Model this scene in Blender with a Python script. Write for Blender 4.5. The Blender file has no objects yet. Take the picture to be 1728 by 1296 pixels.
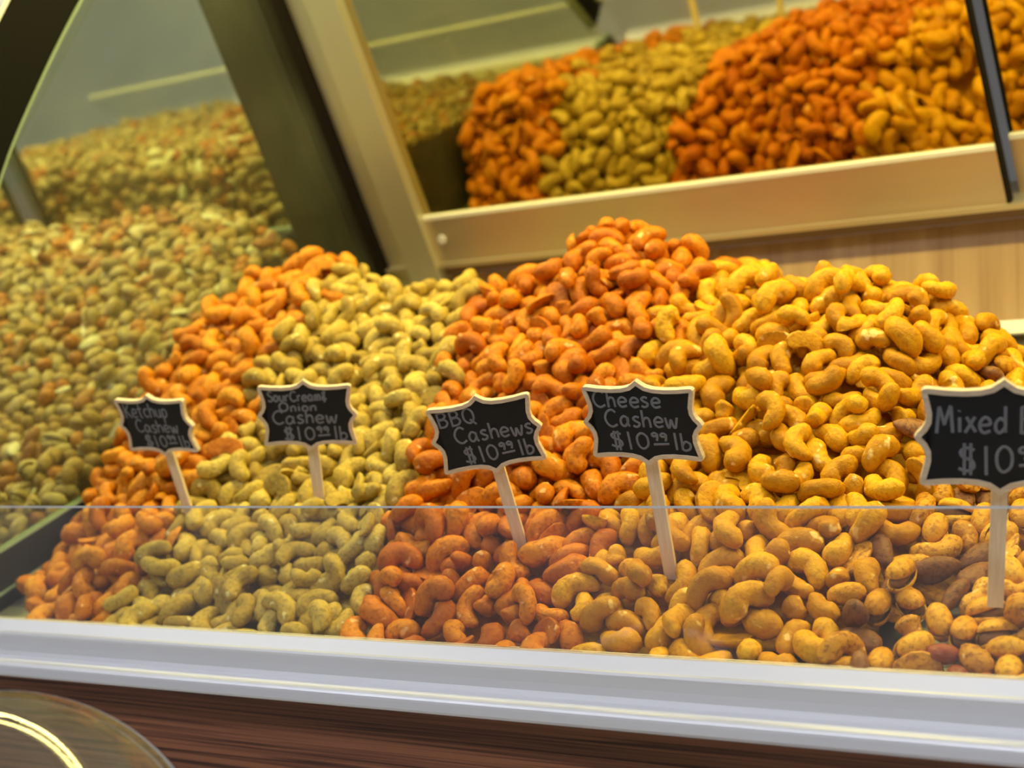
import bpy, math, random
import numpy as np
from mathutils import Vector, Matrix, Quaternion

# ------------------------------------------------------------------ camera, world, exposure
C = bpy.context.scene.collection
Z0 = 1.15                                   # eye height; all heights below are measured from it
FPX = 2700.0; PSI = math.radians(34.0); TH = math.radians(4.36)
cam_d = bpy.data.cameras.new('camera'); cam = bpy.data.objects.new('camera', cam_d); C.objects.link(cam)
cam.location = (0, 0, Z0); cam.rotation_euler = (math.pi/2 + TH, 0, PSI)
cam_d.sensor_width = 36; cam_d.sensor_fit = 'HORIZONTAL'; cam_d.lens = FPX/1728*36
cam_d.clip_start = .02
cam_d.dof.use_dof = True; cam_d.dof.focus_distance = .80; cam_d.dof.aperture_fstop = 8.5
bpy.context.scene.camera = cam
F3 = np.array([-math.sin(PSI)*math.cos(TH), math.cos(PSI)*math.cos(TH), math.sin(TH)])
R3 = np.array([math.cos(PSI), math.sin(PSI), 0.0]); U3 = np.cross(R3, F3)
def ray(x, y):
    return F3 + R3*(x-864)/FPX - U3*(y-648)/FPX
def project(p):
    c = p @ F3
    return 864 + FPX*(p @ R3)/c, 648 - FPX*(p @ U3)/c, c

vs = bpy.context.scene.view_settings
vs.view_transform = 'Standard'; vs.look = 'None'; vs.gamma = 1; vs.exposure = 0.12; vs.use_curve_mapping = False
w = bpy.data.worlds.new('shop_ambient'); bpy.context.scene.world = w; w.use_nodes = True
w.node_tree.nodes['Background'].inputs[0].default_value = (.80, .86, 1.0, 1)
w.node_tree.nodes['Background'].inputs[1].default_value = .05

def area(name, loc, rot, sx, sy, power, col):
    l = bpy.data.lights.new(name, 'AREA'); l.shape = 'RECTANGLE'; l.size = sx; l.size_y = sy; l.energy = power; l.color = col
    o = bpy.data.objects.new(name, l); C.objects.link(o); o.location = loc; o.rotation_euler = rot
    return o
# ceiling panel lights of the shop
PANELS = [(-2.6, -1.2), (-.4, -1.2), (1.8, -1.2)]
for px_, py_ in PANELS:
    area('shop_ceiling_light', (px_, py_, 2.86), (0, 0, 0), 1.2, .6, 13, (.85, .87, 1.0))
# the warm LED strip under the canopy
LED = (1.0, .86, .27)
area('case_led_light', (-.75, .80, Z0+.567), (0, 0, 0), 2.6, .022, 16.5, LED)

rng = np.random.default_rng(7); random.seed(7)

# ------------------------------------------------------------------ helpers
def tag(o, label, cat=None, group=None, kind=None):
    o['label'] = label
    if cat: o['category'] = cat
    if group: o['group'] = group
    if kind: o['kind'] = kind
    return o
def link(o, parent=None):
    C.objects.link(o)
    if parent: o.parent = parent
    return o
def empty(name, loc=(0, 0, 0)):
    o = bpy.data.objects.new(name, None); o.empty_display_size = .02; o.location = loc
    return link(o)
def mesh_from(name, V, Fc, mats=(), smooth=False, mi=None):
    m = bpy.data.meshes.new(name); m.from_pydata([tuple(map(float, v)) for v in V], [], [tuple(map(int, f)) for f in Fc])
    for x in mats: m.materials.append(x)
    if mi is not None: m.polygons.foreach_set('material_index', np.array(mi, dtype=np.int32))
    if smooth: m.polygons.foreach_set('use_smooth', np.ones(len(m.polygons), dtype=bool))
    m.update(); return m
def obj(name, V, Fc, mats, parent=None, smooth=False, mi=None):
    if not isinstance(mats, (list, tuple)): mats = [mats]
    return link(bpy.data.objects.new(name, mesh_from(name, V, Fc, mats, smooth, mi)), parent)
class MB:
    def __init__(s): s.V = []; s.F = []; s.M = []
    def add(s, V, Fc, mi=0):
        o = len(s.V); s.V += [tuple(v) for v in V]; s.F += [tuple(i+o for i in f) for f in Fc]; s.M += [mi]*len(Fc); return s
    def box(s, x0, x1, y0, y1, z0, z1, mi=0):
        V = [(x, y, z) for x in (x0, x1) for y in (y0, y1) for z in (z0, z1)]
        return s.add(V, [(0, 1, 3, 2), (4, 6, 7, 5), (0, 4, 5, 1), (2, 3, 7, 6), (0, 2, 6, 4), (1, 5, 7, 3)], mi)
    def prism(s, prof, x0, x1, mi=0):           # closed profile of (y, z), extruded along X
        n = len(prof); V = [(x0, y, z) for y, z in prof] + [(x1, y, z) for y, z in prof]
        a = sum(prof[i][0]*prof[(i+1) % n][1]-prof[(i+1) % n][0]*prof[i][1] for i in range(n))
        Fc = [(i, i+n, (i+1) % n+n, (i+1) % n) for i in range(n)] + [tuple(range(n)), tuple(range(2*n-1, n-1, -1))]
        if a > 0: Fc = [tuple(reversed(f)) for f in Fc]
        return s.add(V, Fc, mi)
    def tube(s, P, r, n=8, mi=0, flat=None):
        P = [np.array(p, float) for p in P]; rings = []
        up = np.array([0, 0, 1.0]) if flat is None else np.array(flat, float)
        for i, p in enumerate(P):
            t = P[min(i+1, len(P)-1)]-P[max(i-1, 0)]; t /= max(np.linalg.norm(t), 1e-9)
            a = np.cross(t, up)
            if np.linalg.norm(a) < 1e-3: a = np.cross(t, [1, 0, 0.])
            a /= np.linalg.norm(a); b = np.cross(a, t)
            ra, rb = (r, r) if flat is None else r
            rings.append([p + a*ra*math.cos(2*math.pi*k/n) + b*rb*math.sin(2*math.pi*k/n) for k in range(n)])
        V = [v for rg in rings for v in rg]; Fc = []
        for i in range(len(P)-1):
            for k in range(n): Fc.append((i*n+k, i*n+(k+1) % n, (i+1)*n+(k+1) % n, (i+1)*n+k))
        Fc += [tuple(range(n-1, -1, -1)), tuple(range((len(P)-1)*n, len(P)*n))]
        return s.add(V, Fc, mi)
    def lathe(s, prof, cx, cy, n=64, mi=0):     # open profile (r, z)
        V = []; m = len(prof)
        for k in range(n):
            a = 2*math.pi*k/n; V += [(cx+r*math.cos(a), cy+r*math.sin(a), z) for r, z in prof]
        Fc = [(k*m+i, ((k+1) % n)*m+i, ((k+1) % n)*m+i+1, k*m+i+1) for k in range(n) for i in range(m-1)]
        return s.add(V, Fc, mi)
    def build(s, name, mats, parent=None, smooth=False, fix=False):
        if fix:
            import bmesh
            o = obj(name, s.V, s.F, mats, parent, smooth, s.M); b = bmesh.new(); b.from_mesh(o.data)
            bmesh.ops.recalc_face_normals(b, faces=b.faces[:]); b.to_mesh(o.data); b.free(); return o
        return obj(name, s.V, s.F, mats, parent, smooth, s.M)
def z_up(pts): return [(y, z+Z0) for y, z in pts]

# ------------------------------------------------------------------ materials
def mat(name): 
    m = bpy.data.materials.new(name); m.use_nodes = True; nt = m.node_tree
    return m, nt, nt.nodes, nt.links, nt.nodes['Principled BSDF']
def simple(name, col, rough=.5, metal=0, spec=.5, noise=None, bump=0, nscale=60):
    m, nt, N, L, B = mat(name)
    B.inputs['Base Color'].default_value = (*col, 1); B.inputs['Roughness'].default_value = rough
    B.inputs['Metallic'].default_value = metal; B.inputs['Specular IOR Level'].default_value = spec
    tc = N.new('ShaderNodeTexCoord'); nz = N.new('ShaderNodeTexNoise'); nz.inputs['Scale'].default_value = nscale
    L.new(tc.outputs['Object'], nz.inputs['Vector'])
    if noise:
        r = N.new('ShaderNodeMix'); r.data_type = 'RGBA'
        r.inputs[6].default_value = (*col, 1); r.inputs[7].default_value = (*noise, 1)
        L.new(nz.outputs['Fac'], r.inputs[0]); L.new(r.outputs[2], B.inputs['Base Color'])
    if bump:
        b = N.new('ShaderNodeBump'); b.inputs['Strength'].default_value = bump; b.inputs['Distance'].default_value = .001
        L.new(nz.outputs['Fac'], b.inputs['Height']); L.new(b.outputs[0], B.inputs['Normal'])
    return m
def brushed(name, col, rough, axis=(1, 60, 60), metal=.9):
    m, nt, N, L, B = mat(name)
    B.inputs['Base Color'].default_value = (*col, 1); B.inputs['Metallic'].default_value = metal
    tc = N.new('ShaderNodeTexCoord'); mp = N.new('ShaderNodeMapping'); mp.inputs['Scale'].default_value = axis
    nz = N.new('ShaderNodeTexNoise'); nz.inputs['Scale'].default_value = 20; nz.inputs['Detail'].default_value = 4
    L.new(tc.outputs['Object'], mp.inputs[0]); L.new(mp.outputs[0], nz.inputs['Vector'])
    r = N.new('ShaderNodeMapRange'); r.inputs[3].default_value = rough-.07; r.inputs[4].default_value = rough+.08
    L.new(nz.outputs['Fac'], r.inputs[0]); L.new(r.outputs[0], B.inputs['Roughness'])
    b = N.new('ShaderNodeBump'); b.inputs['Strength'].default_value = .05; b.inputs['Distance'].default_value = .0005
    L.new(nz.outputs['Fac'], b.inputs['Height']); L.new(b.outputs[0], B.inputs['Normal'])
    return m
def wood(name, dark, light, scale=(3, 60, 60), rough=.45, bump=.15, contrast=(.35, .7)):
    m, nt, N, L, B = mat(name)
    tc = N.new('ShaderNodeTexCoord'); mp = N.new('ShaderNodeMapping'); mp.inputs['Scale'].default_value = scale
    nz = N.new('ShaderNodeTexNoise'); nz.inputs['Scale'].default_value = 2.2; nz.inputs['Detail'].default_value = 6; nz.inputs['Distortion'].default_value = .6
    L.new(tc.outputs['Object'], mp.inputs[0]); L.new(mp.outputs[0], nz.inputs['Vector'])
    cr = N.new('ShaderNodeValToRGB'); cr.color_ramp.elements[0].color = (*dark, 1); cr.color_ramp.elements[1].color = (*light, 1)
    cr.color_ramp.elements[0].position = contrast[0]; cr.color_ramp.elements[1].position = contrast[1]
    L.new(nz.outputs['Fac'], cr.inputs[0]); L.new(cr.outputs[0], B.inputs['Base Color'])
    B.inputs['Roughness'].default_value = rough
    b = N.new('ShaderNodeBump'); b.inputs['Strength'].default_value = bump; b.inputs['Distance'].default_value = .001
    L.new(nz.outputs['Fac'], b.inputs['Height']); L.new(b.outputs[0], B.inputs['Normal'])
    return m
def sheet_glass(name, tint, haze, hazecol=(.9, .9, .9), ior=1.45):
    m, nt, N, L, B = mat(name); N.remove(B); out = [n for n in N if n.type == 'OUTPUT_MATERIAL'][0]
    tr = N.new('ShaderNodeBsdfTransparent'); tr.inputs[0].default_value = (*tint, 1)
    gl = N.new('ShaderNodeBsdfGlossy'); gl.inputs['Roughness'].default_value = .02
    df = N.new('ShaderNodeBsdfDiffuse'); df.inputs[0].default_value = (*hazecol, 1)
    lw = N.new('ShaderNodeLayerWeight'); lw.inputs[0].default_value = .5
    pw = N.new('ShaderNodeMath'); pw.operation = 'POWER'; pw.inputs[1].default_value = 5; L.new(lw.outputs['Facing'], pw.inputs[0])
    fr = N.new('ShaderNodeMath'); fr.operation = 'MULTIPLY_ADD'; fr.inputs[1].default_value = .93; fr.inputs[2].default_value = .035; L.new(pw.outputs[0], fr.inputs[0])
    tc = N.new('ShaderNodeTexCoord'); nz = N.new('ShaderNodeTexNoise'); nz.inputs['Scale'].default_value = 9; nz.inputs['Detail'].default_value = 4
    L.new(tc.outputs['Object'], nz.inputs['Vector'])
    mr = N.new('ShaderNodeMapRange'); mr.inputs[1].default_value = .35; mr.inputs[2].default_value = .7
    mr.inputs[3].default_value = haze*.5; mr.inputs[4].default_value = haze*1.5; L.new(nz.outputs['Fac'], mr.inputs[0])
    m1 = N.new('ShaderNodeMixShader'); m2 = N.new('ShaderNodeMixShader')
    L.new(mr.outputs[0], m1.inputs[0]); L.new(tr.outputs[0], m1.inputs[1]); L.new(df.outputs[0], m1.inputs[2])
    L.new(fr.outputs[0], m2.inputs[0]); L.new(m1.outputs[0], m2.inputs[1]); L.new(gl.outputs[0], m2.inputs[2])
    L.new(m2.outputs[0], out.inputs[0])
    return m
def nut_mat(name, base, light, dark, speck, amount=.5, rough=.55, patch=None, pscale=140):
    base, light, dark, speck = [tuple(c*k for c in col) for col, k in ((base, .74), (light, .80), (dark, .58), (speck, .60))]
    m, nt, N, L, B = mat(name)
    tc = N.new('ShaderNodeTexCoord'); oi = N.new('ShaderNodeObjectInfo'); ge = N.new('ShaderNodeNewGeometry')
    ad = N.new('ShaderNodeMath'); ad.operation = 'ADD'; L.new(oi.outputs['Random'], ad.inputs[0]); L.new(ge.outputs['Random Per Island'], ad.inputs[1])
    frc = N.new('ShaderNodeMath'); frc.operation = 'FRACT'; L.new(ad.outputs[0], frc.inputs[0])
    off = N.new('ShaderNodeVectorMath'); off.operation = 'ADD'; sc = N.new('ShaderNodeMath'); sc.operation = 'MULTIPLY'; sc.inputs[1].default_value = 7
    L.new(frc.outputs[0], sc.inputs[0]); L.new(tc.outputs['Object'], off.inputs[0]); L.new(sc.outputs[0], off.inputs[1])
    cr = N.new('ShaderNodeValToRGB'); e = cr.color_ramp.elements
    e[0].color = (*dark, 1); e[1].color = (*light, 1); x = cr.color_ramp.elements.new(.5); x.color = (*base, 1)
    e[0].position = .02; cr.color_ramp.elements[2].position = .98
    n1 = N.new('ShaderNodeTexNoise'); n1.inputs['Scale'].default_value = 90; n1.inputs['Detail'].default_value = 3
    L.new(off.outputs[0], n1.inputs['Vector'])
    mx = N.new('ShaderNodeMath'); mx.operation = 'MULTIPLY_ADD'; mx.inputs[1].default_value = .55; 
    a2 = N.new('ShaderNodeMath'); a2.operation = 'MULTIPLY_ADD'; a2.inputs[1].default_value = .75; a2.inputs[2].default_value = -.15
    L.new(n1.outputs['Fac'], a2.inputs[0]); L.new(frc.outputs[0], mx.inputs[0]); L.new(a2.outputs[0], mx.inputs[2]); L.new(mx.outputs[0], cr.inputs[0])
    n2 = N.new('ShaderNodeTexNoise'); n2.inputs['Scale'].default_value = 420; n2.inputs['Detail'].default_value = 3
    L.new(off.outputs[0], n2.inputs['Vector'])
    r2 = N.new('ShaderNodeMapRange'); r2.inputs[1].default_value = .50; r2.inputs[2].default_value = .64; r2.inputs[4].default_value = amount
    L.new(n2.outputs['Fac'], r2.inputs[0])
    mc = N.new('ShaderNodeMix'); mc.data_type = 'RGBA'; L.new(r2.outputs[0], mc.inputs[0]); L.new(cr.outputs[0], mc.inputs[6]); mc.inputs[7].default_value = (*speck, 1)
    col = mc.outputs[2]
    if patch:
        n3 = N.new('ShaderNodeTexNoise'); n3.inputs['Scale'].default_value = pscale; n3.inputs['Detail'].default_value = 2; L.new(off.outputs[0], n3.inputs['Vector'])
        r3 = N.new('ShaderNodeMapRange'); r3.inputs[1].default_value = .66; r3.inputs[2].default_value = .72; r3.inputs[4].default_value = .8; L.new(n3.outputs['Fac'], r3.inputs[0])
        m3 = N.new('ShaderNodeMix'); m3.data_type = 'RGBA'; L.new(r3.outputs[0], m3.inputs[0]); L.new(col, m3.inputs[6]); m3.inputs[7].default_value = (*patch, 1); col = m3.outputs[2]
    L.new(col, B.inputs['Base Color'])
    B.inputs['Roughness'].default_value = rough*.8; B.inputs['Specular IOR Level'].default_value = .18
    b = N.new('ShaderNodeBump'); b.inputs['Strength'].default_value = .75; b.inputs['Distance'].default_value = .0016
    n4 = N.new('ShaderNodeTexNoise'); n4.inputs['Scale'].default_value = 230; n4.inputs['Detail'].default_value = 5; n4.inputs['Roughness'].default_value = .62; L.new(off.outputs[0], n4.inputs['Vector'])
    L.new(n4.outputs['Fac'], b.inputs['Height']); L.new(b.outputs[0], B.inputs['Normal'])
    return m

M = {}
M['rail'] = brushed('anodised_aluminium', (.84, .84, .86), .42, metal=.45)
M['post'] = brushed('champagne_aluminium', (.58, .54, .36), .36, (60, 20, 1), metal=.7)
M['sill'] = brushed('sill_aluminium', (.56, .48, .31), .33, metal=.75)
M['black'] = simple('black_trim', (.005, .005, .004), .7, spec=.08)
M['rubber'] = simple('black_rubber', (.010, .007, .004), .75, spec=.1)
M['deck'] = brushed('steel_deck', (.55, .55, .53), .3)
M['darkpanel'] = simple('dark_side_panel', (.014, .015, .012), .5, spec=.2, noise=(.010, .010, .009))
M['front_wood'] = wood('walnut_laminate', (.050, .015, .007), (.26, .095, .042), (1.6, 210, 210), .42, .12, (.36, .58))
M['back_wood'] = wood('light_backboard', (.22, .125, .05), (.36, .235, .11), (34, 34, 1.2), .5, .05)
M['brown'] = simple('brown_underside', (.10, .040, .012), .5)
M['cream'] = simple('cream_ledge', (.80, .78, .62), .45)
M['glass'] = sheet_glass('guard_glass', (.98, .985, .98), .022, (.95, .88, .85))
M['pglass'] = sheet_glass('partition_glass', (.90, .93, .80), .022, (.80, .85, .62))
M['dome'] = sheet_glass('clear_acrylic', (.92, .92, .90), .03, (.85, .85, .85))
M['edge'] = simple('glass_edge_green', (.26, .34, .25), .25)
M['edge2'] = simple('glass_edge_pale', (.62, .62, .58), .25)
def mirror(name, tint):
    m, nt, N, L, B = mat(name)
    B.inputs['Base Color'].default_value = (*tint, 1); B.inputs['Metallic'].default_value = 1; B.inputs['Roughness'].default_value = .03
    return m
M['mirror'] = mirror('mirror_door_glass', (.54, .48, .24)); M['mirror2'] = mirror('grey_mirror_door_glass', (.74, .75, .62))
M['sign_frame'] = wood('pale_sign_wood', (.62, .47, .30), (.76, .61, .42), (60, 300, 300), .55, .05)
M['stick'] = wood('pine_stick', (.74, .58, .38), (.86, .72, .50), (260, 14, 260), .55, .05)
M['board'] = simple('chalkboard', (.010, .010, .010), .6, spec=.25)
M['chalk'] = simple('grey_chalk_pen', (.20, .205, .22), .7, noise=(.13, .13, .14), nscale=300)
M['floor'] = simple('grey_shop_floor', (.60, .61, .62), .4, noise=(.50, .50, .51), nscale=6)
def emis(name, col, s):
    m, nt, N, L, B = mat(name); B.inputs['Emission Color'].default_value = (*col, 1); B.inputs['Emission Strength'].default_value = s
    B.inputs['Base Color'].default_value = (.8, .8, .8, 1); return m
M['led'] = emis('led_diffuser', LED, 9)

M['ketchup'] = nut_mat('ketchup_seasoning', (.80, .27, .008), (.90, .40, .020), (.54, .125, .005), (.46, .09, .006), .55, .55, patch=(.85, .50, .18))
M['sour'] = nut_mat('sour_cream_onion_seasoning', (.68, .455, .075), (.82, .61, .14), (.46, .28, .045), (.18, .14, .02), .42, .62, patch=(.82, .72, .32))
M['bbq'] = nut_mat('bbq_seasoning', (.80, .235, .004), (.92, .35, .010), (.54, .10, .003), (.46, .08, .004), .55, .5, patch=(.85, .48, .18))
M['cheese'] = nut_mat('cheese_seasoning', (.88, .405, .006), (.97, .53, .016), (.62, .225, .004), (.66, .23, .004), .5, .52, patch=(.92, .64, .20), pscale=110)
M['mixcashew'] = nut_mat('mixed_seasoning', (.88, .42, .03), (.96, .54, .07), (.60, .22, .015), (.40, .10, .01), .75, .45, patch=(.90, .64, .30))
M['almond'] = nut_mat('almond_skin', (.36, .15, .05), (.46, .21, .075), (.24, .085, .026), (.10, .032, .010), .6, .5)
M['peanut'] = nut_mat('red_peanut_skin', (.38, .07, .03), (.48, .12, .05), (.26, .04, .02), (.60, .25, .12), .5, .35)
M['pist_shell'] = nut_mat('orange_pistachio_shell', (.98, .47, .02), (1.0, .58, .045), (.80, .31, .012), (.52, .15, .01), .6, .4)
M['pist_kernel'] = nut_mat('pistachio_kernel', (.34, .17, .06), (.42, .24, .08), (.22, .09, .03), (.28, .20, .05), .5, .5)
M['l_pist'] = nut_mat('pale_pistachio_shell', (.44, .33, .15), (.58, .46, .25), (.29, .20, .08), (.30, .19, .07), .4, .45)
M['l_round'] = nut_mat('roasted_chickpea', (.42, .27, .095), (.53, .37, .16), (.27, .15, .045), (.26, .14, .04), .5, .5)
M['l_seed'] = nut_mat('white_pumpkin_seed', (.68, .63, .42), (.78, .73, .54), (.52, .46, .27), (.45, .38, .20), .3, .45)
M['l_brown'] = nut_mat('brown_hazelnut', (.42, .155, .03), (.54, .22, .05), (.27, .09, .015), (.20, .06, .01), .4, .4)

# ------------------------------------------------------------------ the setting and the display case
M['wall'] = simple('painted_wall', (.62, .60, .56), .7, noise=(.58, .56, .52), nscale=8)
M['ceil'] = simple('white_ceiling', (.78, .78, .78), .8)
M['panel'] = emis('ceiling_panel_diffuser', (.84, .89, 1.0), 5)
def struct(mb, name, m_, lab):
    o = mb.build(name, m_); o['kind'] = 'structure'; o['label'] = lab; return o
struct(MB().box(-5, 4, -4, 3, -.05, 0), 'floor', M['floor'], 'light grey shop floor')
struct(MB().box(-5, 4, 3, 3.1, 0, 2.9), 'wall_back', M['wall'], 'pale painted wall behind the counter')
struct(MB().box(-5, 4, -4.1, -4, 0, 2.9), 'wall_front', M['wall'], 'pale painted wall across the aisle')
struct(MB().box(-5.1, -5, -4, 3, 0, 2.9), 'wall_left', M['wall'], 'pale painted side wall on the left')
struct(MB().box(4, 4.1, -4, 3, 0, 2.9), 'wall_right', M['wall'], 'pale painted side wall on the right')
struct(MB().box(-5, 4, -4, 3, 2.9, 2.95), 'ceiling', M['ceil'], 'white shop ceiling')
for px_, py_ in PANELS:
    MB().box(px_-.6, px_+.6, py_-.3, py_+.3, 2.87, 2.90).build('ceiling_light', M['panel'])
for o in [o for o in C.objects if o.name.startswith('ceiling_light')]:
    tag(o, ('leftmost', 'middle', 'rightmost')[[-2.6, -.4, 1.8].index(round(min(PANELS, key=lambda p: abs(p[0]-o.data.vertices[0].co.x-.6))[0], 1))] + ' of the flat white ceiling light panels', 'ceiling light', 'ceiling light panels')

YG = .663; XP = -.905; XR = .42; XL = -1.75         # guard-glass plane, partition plane, right and left ends of the cases
LEAN = math.radians(55.8); DY, DZ = -math.cos(LEAN), math.sin(LEAN)       # up along the leaning rear doors
DB = np.array([1.128, .218])                        # point of the door plane
def door_pt(t, out=0.0): # t metres up the door plane, out metres towards the front
    y, z = DB + np.array([DY, DZ])*t + np.array([-DZ, DY])*out
    return (y, z)
def deck_z(Y): return -.088 + .47*(np.asarray(Y)-.672)
def slab(a, b, t0, t1):        # profile on the door plane between heights a..b and depths t0..t1
    return z_up([door_pt(a, t0), door_pt(b, t0), door_pt(b, t1), door_pt(a, t1)])

def build_case(x0, x1, label, main):
    root = empty('display_case', ((x0+x1)/2, .9, 0)); tag(root, label, 'display case')
    off = Vector(root.location)
    def P(mb, name, mats, smooth=False, lab=None):
        mb.V = [(v[0]-off.x, v[1]-off.y, v[2]-off.z) for v in mb.V]
        o = mb.build(name, mats, root, smooth)
        if lab: o['label'] = lab
        return o
    # base cabinet front, sides, back, plinth
    P(MB().box(x0, x1, .664, .684, .09, Z0-.1036), 'front_panel', M['front_wood'], lab='dark walnut laminate front panel with horizontal grain')
    P(MB().box(x0, x0+.018, .684, 1.17, .0, Z0-.10), 'side_panel', M['front_wood'])
    P(MB().box(x1-.018, x1, .684, 1.17, .0, Z0-.10), 'side_panel', M['front_wood'])
    P(MB().box(x0+.018, x1-.018, 1.142, 1.16, .0, Z0+.10), 'rear_panel', M['front_wood'])
    P(MB().box(x0+.018, x1-.018, .70, .72, .0, .09), 'plinth', M['black'])
    # sloped deck
    y0, y1 = .672, 1.108
    P(MB().prism(z_up([(y0, float(deck_z(y0))), (y1, float(deck_z(y1))), (y1, float(deck_z(y1))-.006), (y0, float(deck_z(y0))-.006)]), x0, x1), 'sloped_deck', M['deck'])
    # aluminium front rail: lip, recessed face, rounded nose, lower face
    prof = [(.675, -.0705), (.659, -.0705), (.6548, -.0768), (.6538, -.0777), (.6534, -.0790), (.6540, -.0803), (.6546, -.0850), (.6544, -.0890), (.6536, -.0918), (.6515, -.0931), (.6490, -.0936)]
    prof += [(.6490-.0045*math.sin(a), -.0981+.0045*math.cos(a)) for a in np.linspace(.25, math.pi/2, 6)]
    prof += [(.6445, -.1018), (.6452, -.1030), (.6465, -.1035), (.690, -.1035), (.690, -.090), (.675, -.090)]
    P(MB().prism(z_up(prof), x0, x1), 'front_rail', M['rail'], lab='silver aluminium front rail with a rounded lower nose')
    # guard glass
    mb = MB().box(x0, x1, YG, YG+.0045, Z0-.0700, Z0-.0011)
    mb.box(x0, x1, YG, YG+.0045, Z0-.0011, Z0, 1)
    P(mb, 'guard_glass', [M['glass'], M['edge2']], lab='low clear glass guard along the front')
    # back: cream ledge, backboard, brown underside, sill frame
    yb = 1.116
    P(MB().prism(z_up([(1.086, .126), (1.166, .128), (1.166, .117), (1.086, .117)]), x0, x1), 'rear_ledge', M['cream'])
    P(MB().box(x0, x1, 1.139, 1.166, Z0+.129, Z0+.205), 'backboard', M['back_wood'], lab='light wood backboard below the doors')
    P(MB().prism(slab(-.014, -.004, -.030, .004), x0, x1), 'brown_rail', M['brown'])
    ca = 'aluminium' if main else 'dark'
    fm = M['post'] if main else M['darkpanel']
    xm = -.333 if main else (x0+x1)/2
    # sliding doors: frame rails + leaning mirror panes
    dl = .47
    for k, (a, b, o) in enumerate([(x0+.05, xm, .006), (xm+.004, x1-.03, -.010)]):
        d = MB().prism(slab(.0445, dl-.02, o-.004, o), a, b)
        pane = P(d, 'sliding_door', M['mirror'] if main else M['mirror2'], lab='leaning rear sliding door of reflective glass')
        def sub(mb, name, mats):
            mb.V = [(v[0]-off.x, v[1]-off.y, v[2]-off.z) for v in mb.V]
            return mb.build(name, mats, pane)
        mb = MB().prism(slab(.0, .041, o-.006, o+.003), a, b); sub(mb, 'bottom_frame', M['sill'] if main else M['darkpanel'])
        mb = MB().prism(slab(.041, .0445, o-.006, o+.003), a, b); sub(mb, 'frame_lip', M['cream'] if main else M['edge'])
        mb = MB().prism(slab(dl-.02, dl, o-.006, o+.003), a, b); sub(mb, 'top_frame', M['sill'])
        if main and k == 0:
            y, z = door_pt(.022, o+.003)
            mb = MB(); nrm = np.array([0, -DZ, DY])
            c0 = np.array([a+.022, y, z+Z0]); mb.tube([c0, c0+nrm*.0015], .004, 12); sub(mb, 'screw', M['rail'])
        mb = MB().prism(slab(.0, dl, o-.004, o+.0032), b-.0014, b+.0014); sub(mb, 'edge_seal', M['rubber'])
    P(MB().prism(slab(-.004, .0, -.030, .012), x0, x1), 'door_track', M['sill'])
    # canopy with LED strip
    yt, zt = door_pt(dl)
    P(MB().prism(z_up([(.735, zt+.0), (yt+.05, zt), (yt+.05, zt+.03), (.735, zt+.03)]), x0, x1), 'canopy', M['black'])
    P(MB().box(x0+.06, x1-.06, .786, .814, Z0+zt-.030+.006, Z0+zt), 'led_strip', [M['led']], lab='warm white LED strip under the canopy')
    return root, P

case, P = build_case(XP+.012, XR, 'glass nut display case with mirrored sliding doors and silver front rail', True)
# leaning post at the left end of the doors
mb = MB().prism(slab(-.05, .47, -.02, .016), XP+.040, XP+.072)
P(mb, 'door_post', M['post'], lab='champagne aluminium post leaning with the doors')
mb = MB().prism(slab(-.05, .47, -.02, .006), XP+.014, XP+.040)
P(mb, 'post_return', M['post'])
mb = MB().prism(slab(-.06, .47, -.02, .012), XP-.006, XP+.014)
P(mb, 'black_gasket', M['rubber'])
# glass partition with curved front edge, black curved trim, pale outer edge
curve = [(.690, -.02), (.690, .08), (.696, .17), (.708, .228), (.737, .296), (.774, .368), (.820, .445), (.865, .515), (.90, .570)]
def cr_pts(P, n=5):
    out = []
    for i in range(len(P)-1):
        p0, p1, p2, p3 = P[max(i-1, 0)], P[i], P[i+1], P[min(i+2, len(P)-1)]
        for k in range(n):
            t = k/n; out.append(tuple(.5*(2*p1[j]+(p2[j]-p0[j])*t+(2*p0[j]-5*p1[j]+4*p2[j]-p3[j])*t*t+(3*p1[j]-p0[j]-3*p2[j]+p3[j])*t**3) for j in (0, 1)))
    return out+[P[-1]]
curve = cr_pts(curve)
def offset(c, d):
    out = []
    for i, (y, z) in enumerate(c):
        ty, tz = c[min(i+1, len(c)-1)][0]-c[max(i-1, 0)][0], c[min(i+1, len(c)-1)][1]-c[max(i-1, 0)][1]
        n = math.hypot(ty, tz); out.append((y-tz/n*d, z+ty/n*d))
    return out
def band(c1, c2, x0, x1, mi=0, mb=None):
    mb = mb or MB()
    for i in range(len(c1)-1): mb.prism(z_up([c1[i], c1[i+1], c2[i+1], c2[i]]), x0, x1, mi)
    return mb
line_z = lambda y: -.029 + .50*(y-.716)              # top of the dark base panel of the partition
mb = MB()
inner = [(y, z) for y, z in curve if z > line_z(y)]
rear = [(door_pt(t)[0]-.006, door_pt(t)[1]) for t in (.43, 0)]
gp = [(.690, line_z(.690))] + inner + rear + [(rear[-1][0]+.02, line_z(rear[-1][0]+.02))]
P(MB().prism(z_up(gp), XP-.003, XP+.003), 'partition_glass', M['pglass'], lab='clear glass partition with a curved front edge')
P(band(curve, offset(curve, .0035), XP-.004, XP+.004), 'partition_edge', M['edge'], lab='green polished glass edge')
P(band(offset(curve, .0035), offset(curve, .050), XP-.006, XP+.006), 'curved_trim', M['black'], lab='black curved trim')
P(band(offset(curve, .050), offset(curve, .0535), XP-.006, XP+.006), 'trim_edge', M['rail'])
yy = [.676, 1.09]
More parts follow.
